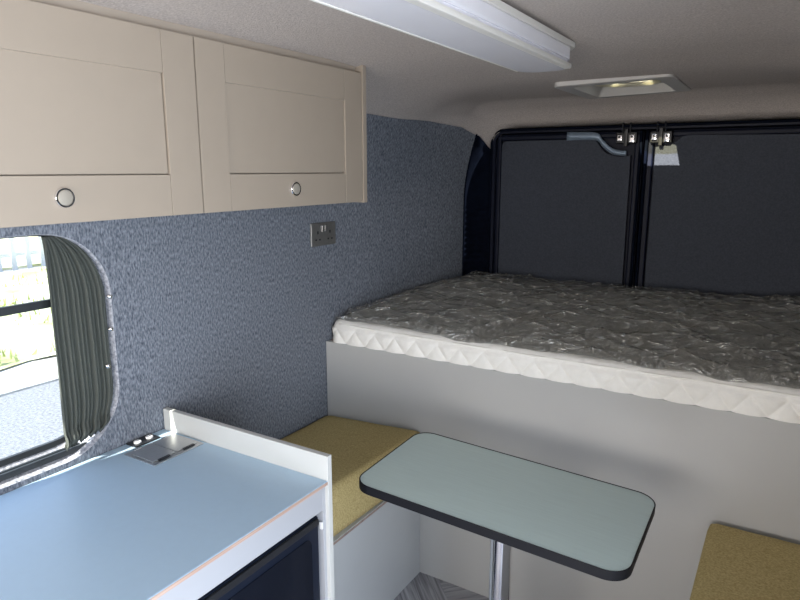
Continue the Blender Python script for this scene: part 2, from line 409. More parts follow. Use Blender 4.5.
bm = bmesh.new(); tube(bm, [(wx(2.86, z) + 0.002, 2.862, z) for z in lin(0.85, 1.36, 8)] + [(wall_top(2.86, v)[0] + 0.002, 2.862, wall_top(2.86, v)[2]) for v in lin(0.05, 1, 8)], 0.004, 8)
bm_obj('trim_2', bm, M['navy_matt'], smooth='all', kind='structure')

# ------------------------------------------------------------------ rear doors
YD = 2.985
# door aperture frame: rounded top corners, painted metal
def arch(x0, x1, z0, z1, r, n=8):
    pts = [(x0, z0)]
    for i in range(n + 1):
        t = PI - PI / 2 * i / n; pts.append((x0 + r + r * math.cos(t), z1 - r + r * math.sin(t)))
    for i in range(n + 1):
        t = PI / 2 - PI / 2 * i / n; pts.append((x1 - r + r * math.cos(t), z1 - r + r * math.sin(t)))
    pts.append((x1, z0)); return pts
bm = bmesh.new()
A = arch(-1.306, XC * 2 + 1.306, 0.3, 1.692, 0.055); B = arch(-1.282, XC * 2 + 1.282, 0.3, 1.672, 0.045)
for ya, yb, P1, P2 in ((2.965, 2.965, A, B), (2.965, 3.03, B, B), (2.965, 3.03, A, A)):
    va = [bm.verts.new((x, ya, z)) for x, z in P1]; vb = [bm.verts.new((x, yb, z)) for x, z in P2]
    for i in range(len(A) - 1): bm.faces.new((va[i], va[i + 1], vb[i + 1], vb[i]))
bm_obj('trim_3', bm, M['navy_metal'], smooth=True, kind='structure')
bm = bmesh.new()
tube(bm, [(x * 1.0, 2.960, z) for x, z in arch(-1.300, XC * 2 + 1.300, 0.6, 1.686, 0.05)], 0.006, 8)
bm_obj('trim_4', bm, M['navy_matt'], smooth='all', kind='structure')
# wall above/around the doors, so no daylight leaks
bm = bmesh.new()
for x0, x1, z0, z1 in ((-1.55, XR + 0.1, 1.672, 1.95), (-1.55, -1.29, 0, 1.7), (0.11, XR + 0.1, 0, 1.7), (-1.55, XR + 0.1, 0, 0.6)):
    box(bm, x0, x1, 3.032, 3.06, z0, z1)
bm_obj('wall_rear', bm, M['navy_matt'], kind='structure')

def smoothpts(ctrl, n=8):
    out_ = []
    for i in range(len(ctrl) - 1):
        p0 = Vector(ctrl[max(0, i - 1)]); p1 = Vector(ctrl[i]); p2 = Vector(ctrl[i + 1]); p3 = Vector(ctrl[min(len(ctrl) - 1, i + 2)])
        for k in range(n):
            t = k / n
            out_.append(tuple(0.5 * ((2 * p1) + (-p0 + p2) * t + (2 * p0 - 5 * p1 + 4 * p2 - p3) * t * t + (-p0 + 3 * p1 - 3 * p2 + p3) * t ** 3)))
    out_.append(tuple(ctrl[-1])); return out_

def rear_door(num, side):
    """side -1 = left door. Local mirror about the centre line x = XC."""
    k = side
    X = lambda d: XC + k * d          # d = distance from the centre line
    d = bpy.data.objects.new('door_%d' % num, None); C.objects.link(d); d['kind'] = 'structure'
    bm = bmesh.new()
    x0, x1 = sorted((X(0.006), X(0.690)))
    box(bm, x0, x1, 3.00, 3.03, 0.35, 1.668, bev=0.006)
    # raised pressed-steel returns round the lining
    x0, x1 = sorted((X(0.010), X(0.040))); box(bm, x0, x1, 2.975, 3.002, 0.35, 1.655, bev=0.008, seg=3)
    x0, x1 = sorted((X(0.668), X(0.690))); box(bm, x0, x1, 2.980, 3.002, 0.35, 1.660, bev=0.006, seg=3)
    x0, x1 = sorted((X(0.035), X(0.675))); box(bm, x0, x1, 2.982, 3.002, 1.638, 1.662, bev=0.007, seg=3)
    bm_obj('door_shell', bm, M['navy_metal'], d, smooth=True)
    # fabric-lined panel with the notch under the latch
    pts = [(0.662, 0.40), (0.662, 1.615)]
    pts += [(0.655, 1.630), (0.640, 1.636)]
    pts += smoothpts([(0.23, 1.636), (0.205, 1.625), (0.180, 1.592), (0.150, 1.568), (0.100, 1.556), (0.052, 1.562)], 5) if side < 0 else smoothpts([(0.20, 1.642), (0.150, 1.636), (0.12, 1.606), (0.048, 1.596)], 5)
    pts += [(0.046, 0.40)]
    bm = bmesh.new(); prism(bm, [(X(a), b_) for a, b_ in pts], 2.972, 2.986, 'y', bev=0.004)
    bm_obj('door_lining', bm, M['door_felt'], d, smooth=True)
    # long rubber seal on the meeting edge
    bm = bmesh.new(); tube(bm, [(X(0.012), 2.967, z) for z in lin(0.4, 1.665, 12)], 0.007, 8)
    bm_obj('door_seal', bm, M['navy_matt'], d, smooth='all')
    # latch: dark body, two bright strikers, two prongs going up into the roof
    cx = 0.073 if side < 0 else 0.070
    bm = bmesh.new()
    a, b_ = sorted((X(cx - 0.045), X(cx + 0.045)))
    box(bm, a, b_, 2.955, 2.99, 1.612, 1.662, bev=0.006)
    box(bm, X(cx) - 0.008, X(cx) + 0.008, 2.945, 2.965, 1.600, 1.675, bev=0.003)
    for s in (-1, 1):
        tube(bm, [(X(cx) + s * 0.016, 2.955, 1.655), (X(cx) + s * 0.016, 2.952, 1.700)], 0.0035, 8)
    la = bm_obj('latch', bm, M['black_plastic'], d, smooth=True)
    for s in (-1, 1):
        bm = bmesh.new(); c0 = X(cx) + s * 0.026
        box(bm, c0 - 0.011, c0 + 0.011, 2.944, 2.957, 1.624 - (0.008 if s > 0 else 0), 1.650, bev=0.003)
        lathe(bm, [(0.0001, 0.004), (0.005, 0.004), (0.005, -0.002)], (c0, 2.944, 1.640), (0, -1, 0), 12, mat=1)
        bm_obj('striker', bm, [M['chrome'], M['black_plastic']], la, smooth=True, label='bright steel striker')
    return d
rear_door(1, -1); rear_door(2, 1)
boxobj('weather_strip', (XC - 0.03, XC + 0.03, 3.031, 3.040, 0.35, 1.69), M['navy_matt'], bpy.data.objects['door_1'], 0)
boxobj('top_weather_strip', (-1.32, 0.13, 3.031, 3.040, 1.64, 1.70), M['navy_matt'], bpy.data.objects['door_1'], 0)
# blue-grey metal strap of the left latch, curving down to the seal
bm = bmesh.new()
P_ = smoothpts([(-0.93, 1.650), (-0.80, 1.646), (-0.765, 1.615), (-0.72, 1.580), (-0.66, 1.570)], 6)
grid(bm, list(range(len(P_))), [0, 1], lambda i, j: (P_[i][0], 2.970, P_[i][1] + (0.019 - 0.009 * i / len(P_)) * (2 * j - 1)))
M['strap'] = new_mat('blue_grey_steel', (0.24, 0.31, 0.40), 0.35, 0.3, var=0.1)
st = bm_obj('latch_strap', bm, M['strap'], bpy.data.objects['door_1'], smooth=True, label='blue-grey steel strap')
sm = st.modifiers.new('t', 'SOLIDIFY'); sm.thickness = 0.004

# ------------------------------------------------------------------ window_1: frame, transom, pane
win = bpy.data.objects.new('window_1', None); C.objects.link(win); win['kind'] = 'structure'
def ring(bm, o0, i0, x0, x1, mat=0):
    n = len(o0)
    L = [[bm.verts.new((x, a, b_)) for a, b_ in P] for x, P in ((x0, o0), (x1, o0), (x1, i0), (x0, i0))]
    for k in range(4):
        A_, B_ = L[k], L[(k + 1) % 4]
        for i in range(n):
            j = (i + 1) % n; bm.faces.new((A_[i], A_[j], B_[j], B_[i])).material_index = mat
bm = bmesh.new()
ring(bm, rrect(WY0 - 0.03, WY1 + 0.03, WZ0 - 0.03, WZ1 + 0.03, 0.17, 12), rrect(WY0 + 0.018, WY1 - 0.018, WZ0 + 0.040, WZ1 - 0.010, 0.14, 12), -1.577, -1.567)
bm_obj('window_frame', bm, M['frame_black'], win, smooth=True)
boxobj('sun_blocker', (-1.5745, -1.5705, WY0 + 0.005, 0.200, WZ0, WZ1), M['frame_black'], win, 0.0005)  # unseen panel added to block the sun through the near end of the window
for xx in (-1.541, -1.528):
    boxobj('curtain_rail', (xx - 0.0045, xx + 0.0045, WY0 + 0.10, 0.90, 0.780, 0.796), M['frame_black'], win, 0.0015)
boxobj('transom', (-1.577, -1.565, WY0 + 0.01, WY1 - 0.01, 1.160, 1.182), M['frame_black'], win, 0.004)
bm = bmesh.new(); prism(bm, rrect(WY0 + 0.012, WY1 - 0.012, WZ0 + 0.02, WZ1 - 0.012, 0.15, 12), -1.5735, -1.5715, 'x')
bm_obj('pane', bm, M['glass'], win)

# ------------------------------------------------------------------ outdoors seen through the window
GZ = -0.6
bm = bmesh.new(); box(bm, -60, 60, -60, 60, GZ - 0.3, GZ)
bm_obj('gravel_ground', bm, M['gravel'], kind='structure')
bm = bmesh.new(); box(bm, -7.1, -6.2, -12, 24, GZ - 0.02, GZ + 0.02)
M['sunlit_ground'] = new_mat('pale_sunlit_ground', (0.42, 0.41, 0.38), 0.95, color2=(0.55, 0.54, 0.50), scale=6)  # paler band of ground, the bright sun on it put into its colour
bm_obj('sunlit_strip', bm, M['sunlit_ground'], kind='structure')
bm = bmesh.new()
grid(bm, lin(-13.2, -6.9, 40), lin(-12, 30, 90), lambda x, y: (x + 0.25 * noise.noise(Vector((x, y, 3))), y, GZ + 0.02 + 0.10 * abs(noise.noise(Vector((x * 0.8, y * 0.8, 0)))) + (0.06 if x < -7.2 else 0)))
for i in range(9000):
    x = random.uniform(-13.1, -7.0); y = random.uniform(0, 14)
    if noise.noise(Vector((x * 0.7, y * 0.7, 9))) < -0.05: continue
    h = random.uniform(0.06, 0.20); a = random.uniform(0, PI); w = random.uniform(0.01, 0.03)
    q = Vector((math.cos(a) * w, math.sin(a) * w, 0)); b_ = Vector((x, y, GZ + 0.05))
    f = bm.faces.new([bm.verts.new(b_ - q), bm.verts.new(b_ + q), bm.verts.new(b_ + Vector((random.uniform(-.06, .06), random.uniform(-.06, .06), h)))]); f.material_index = 1
bm_obj('grass', bm, [M['grass'], M['blade']], kind='stuff', label='bright sunlit grass verge beyond the gravel outside the window', category='grass')
bm = bmesh.new(); box(bm, -40, -14.2, -20, 60, GZ - 0.02, GZ + 0.05)
bm_obj('field', bm, M['grass'], kind='structure')
fe = thing('picket_fence', 'pale grey timber fence standing beyond the grass outside the window', 'fence', loc=(-13.6, 7, GZ))
for k in range(2): boxobj('rail', (-0.03, 0.03, -6, 6, 0.35 + 0.6 * k, 0.43 + 0.6 * k), M['fence'], fe, 0.004)
pk0 = None
for i in range(40):
    if pk0 is None:
        bm = bmesh.new(); prism(bm, [(-0.05, 0), (0.05, 0), (0.05, 1.12), (0, 1.2), (-0.05, 1.12)], 0.031, 0.055, 'x')
        pk0 = bm_obj('picket', bm, M['fence'], fe); pk0.location = (0, -5.85, 0)
    else:
        c = pk0.copy(); C.objects.link(c); c.parent = fe; c.location = (0, -5.85 + i * 0.3, 0)

# ------------------------------------------------------------------ curtain
cu = thing('curtain', 'dark charcoal pleated curtain gathered at the side of the window', 'curtain', loc=(-1.53, 0.92, 0.8))
bm = bmesh.new()
def halfw(z):   # right edge of the curtain follows the rounded opening
    y1 = WY1 + 0.004
    zt = WZ1 - WR; zb = WZ0 + WR
    if z > zt: return y1 - WR + math.sqrt(max(0, WR ** 2 - (z - zt) ** 2)) - 0.004
    if z < zb: return y1 - WR + math.sqrt(max(0, WR ** 2 - (zb - z) ** 2)) - 0.004
    return y1 - 0.004
nu, nv = 150, 60
def cur(u, v):
    ztop = 1.343; zbot = 0.803 + 0.020 * u
    zl = zbot + (ztop - zbot) * v
    # the top right corner follows the arc
    yr = max(halfw(zl), 0.87 if v > 0.5 else 0.90); yl = 0.838 - 0.004 * (1 - v)
    y = yl + (yr - yl) * u
    ph = u * 13 * 2 * PI + 1.2 * math.sin(v * 2.1) + 0.8 * noise.noise(Vector((u * 4, v * 2, 1)))
    amp = 0.0085 * (0.75 + 0.35 * noise.noise(Vector((u * 9, v * 3, 5))))
    if v < 0.09: amp *= 0.9 + 0.6 * math.sin(v / 0.09 * PI)
    x = -1.520 + amp * math.sin(ph) + 0.004 * math.sin(ph * 0.37 + 1)
    if v < 0.07: x += 0.010 * math.sin(v / 0.07 * PI) ; y += 0.002 * math.sin(ph * 2.3)
    zz = zl + (0.006 * math.sin(ph * 2) if v < 0.01 else 0)
    return (x, y, zz)
grid(bm, lin(0, 1, nu), lin(0, 1, nv), cur)
f_ = bm_obj('curtain_fabric', bm, M['curtain'], None, smooth='all')
f_.parent = cu; f_.matrix_parent_inverse = Matrix.Translation((1.53, -0.92, -0.8))
sm = f_.modifiers.new('t', 'SOLIDIFY'); sm.thickness = 0.0012
for (py, pz) in ((0.994, 1.174), (0.988, 1.087), (0.970, 0.990)):
    bm = bmesh.new(); lathe(bm, [(0.0001, 0.005), (0.003, 0.005), (0.0045, 0.003), (0.006, 0.003), (0.0065, 0.0), (0.0001, 0.0)], (-1.506, py - 0.004, pz), (1, -0.4, 0), 16)
    o = bm_obj('popper', bm, M['chrome'], None, smooth='all'); o.parent = cu; o.matrix_parent_inverse = Matrix.Translation((1.53, -0.92, -0.8)); o['label'] = 'chrome press stud'

# ------------------------------------------------------------------ overhead cabinet
CX = -1.20                        # plane of the doors
oc = thing('overhead_cabinet', 'warm stone coloured overhead wall cabinet with two panelled doors', 'cabinet')
cy0, cy1, cz0, cz1 = 0.36, 1.715, 1.397, 1.797
bm = bmesh.new()
box(bm, -1.405, CX - 0.019, cy0, cy1, cz0 + 0.002, cz1 - 0.002)
bm_obj('carcass', bm, M['cream'], oc)
boxobj('end_panel', (-1.405, CX + 0.003, cy1, cy1 + 0.020, cz0 - 0.002, 1.824), M['cream'], oc, 0.0015)
boxobj('filler_rail', (CX - 0.040, CX - 0.022, cy0, cy1 - 0.004, cz1 + 0.000, 1.8235), M['cream_dark'], oc, 0.001)
def shaker(y0, y1, side_w=0.088):
    bm = bmesh.new(); xf = CX; xb = CX - 0.018; g = 0.0006; bt = 0.0015
    zb, zt = cz0 + 0.001, cz1 - 0.001
    box(bm, xb, xf, y0, y0 + side_w - g, zb, zt, bev=bt); box(bm, xb, xf, y1 - side_w + g, y1, zb, zt, bev=bt)
    box(bm, xb, xf - 0.0004, y0 + side_w, y1 - side_w, zb, 1.489, bev=bt); box(bm, xb, xf - 0.0004, y0 + side_w, y1 - side_w, 1.706, zt, bev=bt)
    d = bm_obj('cabinet_door', bm, M['cream'], oc, smooth=True)
    boxobj('door_panel', (xb + 0.002, xf - 0.0045, y0 + side_w - 0.004, y1 - side_w - 0.0028, 1.4915, 1.710), M['cream'], d, 0.0)
    ky = (y0 + y1) / 2
    bm = bmesh.new()
    lathe(bm, [(0.0200, 0.0), (0.0200, 0.003), (0.0185, 0.0052), (0.0160, 0.0052), (0.0150, 0.003), (0.0146, 0.001)], (xf, ky, 1.447), (1, 0, 0), 36)
    lathe(bm, [(0.0148, 0.0), (0.0148, 0.0050), (0.0135, 0.0062), (0.008, 0.0068), (0.0001, 0.0070)], (xf, ky, 1.447), (1, 0, 0), 36, mat=1)  # satin cap
    bm_obj('push_knob', bm, [M['chrome'], M['satin']], d, smooth=True, label='round chrome push knob')
shaker(0.374, 1.0515); shaker(1.0555, 1.712)

# ------------------------------------------------------------------ double wall socket
ws = thing('wall_socket', 'brushed metal double mains socket on the blue felt wall below the overhead cabinet', 'socket', loc=(XL, 1.874, 1.264))
def ploc(dy, dz): return dy, dz
bm = bmesh.new(); box(bm, 0, 0.008, -0.0725, 0.0725, -0.043, 0.043, bev=0.003, seg=3)
bm_obj('face_plate', bm, M['socket_metal'], ws, smooth=True)
for s in (-1, 1):
    bm = bmesh.new()
    box(bm, 0.0075, 0.0088, s * 0.036 - 0.0035, s * 0.036 + 0.0035, 0.002, 0.013)
    for q in (-1, 1): box(bm, 0.0075, 0.0088, s * 0.036 + q * 0.011 - 0.004, s * 0.036 + q * 0.011 + 0.004, -0.022, -0.016)
    bm_obj('outlet', bm, M['black_plastic'], ws, label='dark three-pin outlet')
    bm = bmesh.new(); box(bm, 0.0078, 0.0125, s * 0.0085 - 0.005, s * 0.0085 + 0.005, 0.010, 0.033, bev=0.0015)
    bm_obj('rocker_switch', bm, M['brushed'], ws, smooth=True, label='bright metal rocker switch')

# ------------------------------------------------------------------ ceiling light fitting
LZ = 1.768
cl_ = thing('ceiling_light', 'long white and lavender strip light fixed to the ceiling', 'light')
lx0, lx1, le = -0.702, -0.556, 1.815
def slab(x0, x1, y0, y1, r, n=10):
    pts = [(x1, y0)]
    for i in range(n + 1):
        t = math.radians(90 * i / n); pts.append((x1 - r + r * math.cos(t), y1 - r + r * math.sin(t)))
    for i in range(n + 1):
        t = math.radians(90 + 90 * i / n); pts.append((x0 + r + r * math.cos(t), y1 - r + r * math.sin(t)))
    pts.append((x0, y0)); return pts
ly0 = 0.62
bm = bmesh.new(); prism(bm, slab(lx0, lx1 + 0.002, ly0, le - 0.01, 0.055), 1.788, 1.820, 'z', bev=0.006, seg=3)
prism(bm, slab(lx0 + 0.004, lx1 - 0.004, ly0 + 0.004, le - 0.012, 0.052), LZ, 1.791, 'z', bev=0.010, seg=4)
bm_obj('diffuser', bm, M['diffuser'], cl_, smooth=True, label='lavender tinted plastic diffuser')
bm = bmesh.new(); prism(bm, [(lx0 - 0.006, ly0 - 0.01), (lx1 + 0.006, ly0 - 0.01), (lx1 + 0.006, le - 0.03), (lx1 - 0.01, le), (lx0 + 0.01, le), (lx0 - 0.006, le - 0.03)], 1.820, 1.8350, 'z', bev=0.002)
bm_obj('base', bm, M['fitting'], cl_, smooth=True)
bm = bmesh.new()
box(bm, lx1 - 0.018, lx1 + 0.0035, ly0 + 0.01, le - 0.040, LZ - 0.0015, 1.780, bev=0.004, seg=2)
box(bm, lx0 - 0.001, lx0 + 0.006, ly0 + 0.01, le - 0.060, LZ - 0.001, 1.785, bev=0.002, seg=2)
bm_obj('trim_strip', bm, M['fitting'], cl_, smooth=True, label='cream plastic trim strip')

# ------------------------------------------------------------------ roof vent
M['lid_clear'] = glass('clear_tinted_lid', (0.93, 0.90, 0.74), 0.1, 0.15)
M['vent_white'] = new_mat('vent_white_plastic', (0.60, 0.59, 0.57), 0.4, var=0.02)
rv = thing('roof_vent', 'square white roof vent with a clear dome set in the ceiling', 'vent')
def vz(x, y): return ceil_z(x, y)
def slz(x, y): return 1.7895 + 0.022 * (x + 0.78)
FR = (-0.792, -0.388, 2.325, 2.790)
o1 = rrect(*FR, 0.030, 6); o1m = rrect(FR[0] + 0.005, FR[1] - 0.005, FR[2] + 0.005, FR[3] - 0.005, 0.026, 6)
i1 = rrect(VX0 + 0.006, VX1 - 0.006, VY0 + 0.004, VY1 - 0.004, 0.015, 6); i2 = rrect(VX0 + 0.030, VX1 - 0.030, VY0 + 0.030, VY1 - 0.030, 0.012, 6)
def loops(*ls):
    for A_, B_ in zip(ls[:-1], ls[1:]):
        for i in range(len(A_)):
            j = (i + 1) % len(A_); bm.faces.new((A_[i], A_[j], B_[j], B_[i]))
bm = bmesh.new()
loops([bm.verts.new((x, y, slz(x, y) + 0.022)) for x, y in o1], [bm.verts.new((x, y, slz(x, y) + 0.003)) for x, y in o1], [bm.verts.new((x, y, slz(x, y))) for x, y in o1m], [bm.verts.new((x, y, slz(x, y))) for x, y in i1])
bm_obj('frame', bm, M['vent_white'], rv, smooth=True)
# sloping white liner up to the flat top plate, which has a round opening
bm = bmesh.new(); cxv, cyv, zt, rc = (VX0 + VX1) / 2, (VY0 + VY1) / 2, 1.828, 0.118
n4 = len(i2)
A1 = [bm.verts.new((x, y, slz(x, y))) for x, y in i1]; A2 = [bm.verts.new((x, y, zt)) for x, y in i2]
A3 = []
for x, y in i2:
    a_ = math.atan2(y - cyv, x - cxv); A3.append(bm.verts.new((cxv + rc * math.cos(a_), cyv + rc * math.sin(a_), zt + 0.002)))
A4 = [bm.verts.new((v.co.x, v.co.y, zt + 0.030)) for v in A3]
loops(A1, A2, A3, A4)
bm_obj('liner', bm, M['vent_white'], rv, smooth=True)
m = new_mat('milky_dome_plastic', (0.9, 0.9, 0.84), 0.2, var=0.02); M['dome'] = m
n = m.node_tree; p = n.nodes['Principled BSDF']; o_ = n.nodes['Material Output']
tl = n.nodes.new('ShaderNodeBsdfTranslucent'); tl.inputs[0].default_value = (0.95, 0.91, 0.76, 1)
mx = n.nodes.new('ShaderNodeMixShader'); mx.inputs[0].default_value = 0.85
n.links.new(p.outputs[0], mx.inputs[1]); n.links.new(tl.outputs[0], mx.inputs[2]); n.links.new(mx.outputs[0], o_.inputs[0])
# round louvre ring hanging just below the plate
bm = bmesh.new(); lathe(bm, [(rc - 0.004, 0.006), (rc - 0.008, -0.002), (rc + 0.002, -0.010), (rc + 0.012, -0.004), (rc + 0.012, 0.004), (rc - 0.004, 0.006)], (cxv, cyv, zt - 0.002), (0, 0, 1), 56)
bm_obj('vent_ring', bm, M['dome'], rv, smooth=True)
# lid of the vent above the roof, propped open towards the rear
bm = bmesh.new(); lathe(bm, [(0.0001, 0.030), (0.08, 0.026), (0.135, 0.010), (0.150, -0.006), (0.147, -0.006), (0.130, 0.006), (0.08, 0.020), (0.0001, 0.024)], (0, 0, 0), (0, 0, 1), 48)
ld = bm_obj('lid', bm, M['lid_clear'], rv, smooth='all', label='domed lid letting daylight in')
ld.location = (cxv, cyv + 0.01, 1.900); ld.rotation_euler = (math.radians(-14), 0, 0)

# ------------------------------------------------------------------ kitchen unit
KX, KY, KZ = -0.895, 1.117, 0.76
kc = thing('kitchen_cabinet', 'low white kitchen cabinet housing the fridge along the window wall', 'cabinet')
M['upstand'] = new_mat('pale_warm_grey_board', (0.62, 0.625, 0.595), 0.4, var=0.01, scale=8)
boxobj('end_panel', (-1.496, KX, KY, KY + 0.016, 0.0, 0.823), M['upstand'], kc, 0.0015)
boxobj('front_rail', (-0.922, -0.905, 0.0, KY - 0.011, 0.684, 0.7495), M['white_board'], kc, 0.001)
boxobj('post', (-0.93, -0.9045, KY - 0.0105, KY - 0.0005, 0.0, 0.7495), M['white_board'], kc, 0.001)
boxobj('back_panel', (-1.495, -1.485, 0.0, KY - 0.001, 0.0, 0.7495), M['white_board'], kc, 0.0)
boxobj('side_panel', (-1.484, -0.91, -0.018, -0.002, 0.0, 0.7495), M['white_board'], kc, 0.001)
wt = thing('worktop', 'pale blue laminate worktop with a bare plywood front edge on the kitchen cabinet', 'worktop')
boxobj('laminate_top', (-1.499, KX - 0.001, -0.02, KY - 0.0005, 0.7580, KZ), M['worktop'], wt, 0.0008)
boxobj('ply_core', (-1.499, KX, -0.02, KY - 0.0005, 0.7500, 0.7580), M['ply'], wt, 0.0008, label='bare plywood front edge')

fr = thing('fridge', 'built-in black fridge under the worktop', 'fridge')
boxobj('body', (-1.44, -0.955, 0.35, KY - 0.018, 0.02, 0.675), M['fridge'], fr, 0.004)
fd = boxobj('door', (-0.955, -0.912, 0.352, KY - 0.018, 0.03, 0.672), M['fridge'], fr, 0.006, 3)
bm = bmesh.new(); prism(bm, rrect(0.395, KY - 0.050, 0.075, 0.630, 0.02, 5), -0.9125, -0.9095, 'x', bev=0.001)
bm_obj('door_insert', bm, M['fridge_glass'], fd, smooth=True, label='glossy dark door insert')
boxobj('top_grip', (-0.9125, -0.905, 0.36, KY - 0.026, 0.652, 0.670), M['black_plastic'], fd, 0.003)
boxobj('catch', (-0.9125, -0.903, KY - 0.0175, KY - 0.012, 0.635, 0.655), M['white_plastic'], fr, 0.002, label='small white door catch')

# pop-up steel socket in the worktop
ps = thing('worktop_socket', 'brushed steel flip-lid socket let into the worktop near its end panel', 'socket', loc=(-1.380, 1.026, KZ))
boxobj('frame', (-0.062, 0.062, -0.080, 0.080, 0.0, 0.003), M['brushed'], ps, 0.001)
for s in (-1, 1):
    y0, y1 = sorted((s * 0.0012, s * 0.072))
    boxobj('lid', (-0.050, 0.047, y0, y1, 0.003, 0.006), M['brushed'], ps, 0.0012)
for y in (-0.045, 0.045):
    boxobj('hinge', (-0.058, -0.050, y - 0.012, y + 0.012, 0.003, 0.0075), M['chrome'], ps, 0.001)
for y in (-0.04, 0.04):
    boxobj('finger_notch', (0.044, 0.052, y - 0.018, y + 0.018, 0.003, 0.0063), M['black_plastic'], ps, 0.0005)
# usb / switch strip
us_ = thing('charging_socket', 'black strip with two small white charging ports at the back of the worktop', 'socket', loc=(-1.4745, 1.030, KZ))
boxobj('plate', (-0.022, 0.022, -0.040, 0.040, 0.0, 0.004), M['black_plastic'], us_, 0.0015)
for s in (-1, 1):
    bm = bmesh.new(); lathe(bm, [(0.0105, 0), (0.0105, 0.003), (0.009, 0.0045), (0.004, 0.0045), (0.004, 0.003), (0.0001, 0.003)], (0, s * 0.019, 0.004), (0, 0, 1), 20)
    bm_obj('port', bm, M['white_plastic'], us_, smooth=True, label='white round port')

# ------------------------------------------------------------------ bench seats
def soft_box(bm, x0, x1, y0, y1, z0, z1, r, puff=0.008, seed=0, step=0.02):
    """rounded, slightly domed cushion"""
    nx, ny, nz = [max(3, int((b_ - a) / step)) for a, b_ in ((x0, x1), (y0, y1), (z0, z1))]
    def emit(fn, nu_, nv_): grid(bm, lin(0, 1, nu_), lin(0, 1, nv_), fn)
    c = Vector(((x0 + x1) / 2, (y0 + y1) / 2, (z0 + z1) / 2)); h = Vector(((x1 - x0) / 2, (y1 - y0) / 2, (z1 - z0) / 2))
    def wrap(x, y, z):
        p_ = Vector((x, y, z)) - c
        inn = Vector([max(-h[k] + r, min(h[k] - r, p_[k])) for k in range(3)])
        d_ = p_ - inn
        if d_.length > 1e-9: p_ = inn + d_.normalized() * r if d_.length > r * 0.999 or True else p_
        fx, fy = 1 - (p_.x / h.x) ** 4, 1 - (p_.y / h.y) ** 4
        if p_.z > 0: p_.z += puff * max(0, fx) * max(0, fy) * (p_.z / h.z) + 0.0018 * noise.noise(Vector((x * 9, y * 9, seed)))
        return c + p_
    emit(lambda u, v: wrap(x0 + (x1 - x0) * u, y0 + (y1 - y0) * v, z1), nx, ny); emit(lambda u, v: wrap(x0 + (x1 - x0) * u, y0 + (y1 - y0) * v, z0), nx, ny)
    emit(lambda u, v: wrap(x0, y0 + (y1 - y0) * u, z0 + (z1 - z0) * v), ny, nz); emit(lambda u, v: wrap(x1, y0 + (y1 - y0) * u, z0 + (z1 - z0) * v), ny, nz)
    emit(lambda u, v: wrap(x0 + (x1 - x0) * u, y0, z0 + (z1 - z0) * v), nx, nz); emit(lambda u, v: wrap(x0 + (x1 - x0) * u, y1, z0 + (z1 - z0) * v), nx, nz)
    bmesh.ops.remove_doubles(bm, verts=bm.verts, dist=1e-4)

lb = thing('bench_seat', 'grey boxed bench seat between the kitchen cabinet and the bed', 'bench')
boxobj('box', (-1.496, -1.070, KY + 0.018, YB - 0.001, 0.0, 0.398), M['grey_board'], lb, 0.001)
bm = bmesh.new(); box(bm, -1.496, -1.0685, KY + 0.018, YB - 0.001, 0.4085, 0.4105); box(bm, -1.496, -1.069, KY + 0.018, YB - 0.001, 0.3995, 0.4085, mat=1)
bm_obj('lid', bm, [M['grey_board'], M['ply_dark']], lb, smooth=True, label='thin lid with a dark bare edge')
bm = bmesh.new(); soft_box(bm, -1.495, -1.064, KY + 0.020, YB - 0.003, 0.4115, 0.563, 0.014, 0.004, 1)
for v in bm.verts:
    if v.co.z > 0.5: v.co.z += 0.012 * (v.co.x + 1.29) / 0.2
    if v.co.x > -1.2: v.co.x -= 0.020 * max(0, (1.75 - v.co.y)) / 0.6
cL = bm_obj('seat_cushion', bm, M['mustard'], smooth='all', label='mustard seat cushion left of the table, between cabinet and bed', category='cushion', group='mustard bench cushions')
rb = thing('bench_seat', 'boxed bench seat at the right side of the aisle under a mustard cushion', 'bench')
boxobj('box', (-0.110, XR - 0.002, 0.85, YB - 0.001, 0.0, 0.398), M['grey_board'], rb, 0.001)
bm = bmesh.new(); box(bm, -0.112, XR - 0.002, 0.85, YB - 0.001, 0.404, 0.4165, bev=0.001); box(bm, -0.106, XR - 0.002, 0.85, YB - 0.001, 0.398, 0.404, mat=1)
bm_obj('lid', bm, [M['grey_board'], M['ply_dark']], rb, smooth=True)
bm = bmesh.new(); soft_box(bm, -0.116, XR - 0.004, 0.85, YB - 0.016, 0.4175, 0.528, 0.020, 0.006, 5)
bm_obj('seat_cushion', bm, M['mustard'], smooth='all', label='mustard seat cushion right of the table, at the lower right corner', category='cushion', group='mustard bench cushions')

# ------------------------------------------------------------------ table
tb = thing('table', 'sage green table with rounded corners, black edge and a chrome pedestal', 'table', loc=(-0.5591, 1.4076, 0))
tx0, tx1, ty0, ty1 = -0.3454, 0.3454, -0.1827, 0.1827
TILT = (0.0251, 0.0428, 0.0097)
bm = bmesh.new(); prism(bm, rrect(tx0 + 0.0032, tx1 - 0.0032, ty0 + 0.0032, ty1 - 0.0032, 0.0491, 10), -0.020, 0.0, 'z', bev=0.0006, seg=1)
o = bm_obj('table_top', bm, M['table_top'], tb, smooth=True); o.location = (0, 0, 0.70); o.rotation_euler = TILT
bm = bmesh.new()
o1, om, i1 = rrect(tx0, tx1, ty0, ty1, 0.0523, 12), rrect(tx0 + 0.0008, tx1 - 0.0008, ty0 + 0.0008, ty1 - 0.0008, 0.0515, 12), rrect(tx0 + 0.0030, tx1 - 0.0030, ty0 + 0.0030, ty1 - 0.0030, 0.0493, 12)
prof = [(i1, 0.0012), (om, 0.0014), (o1, 0.0002), (o1, -0.0215), (i1, -0.0225)]
L = [[bm.verts.new((x, y, z)) for x, y in P_] for P_, z in prof]
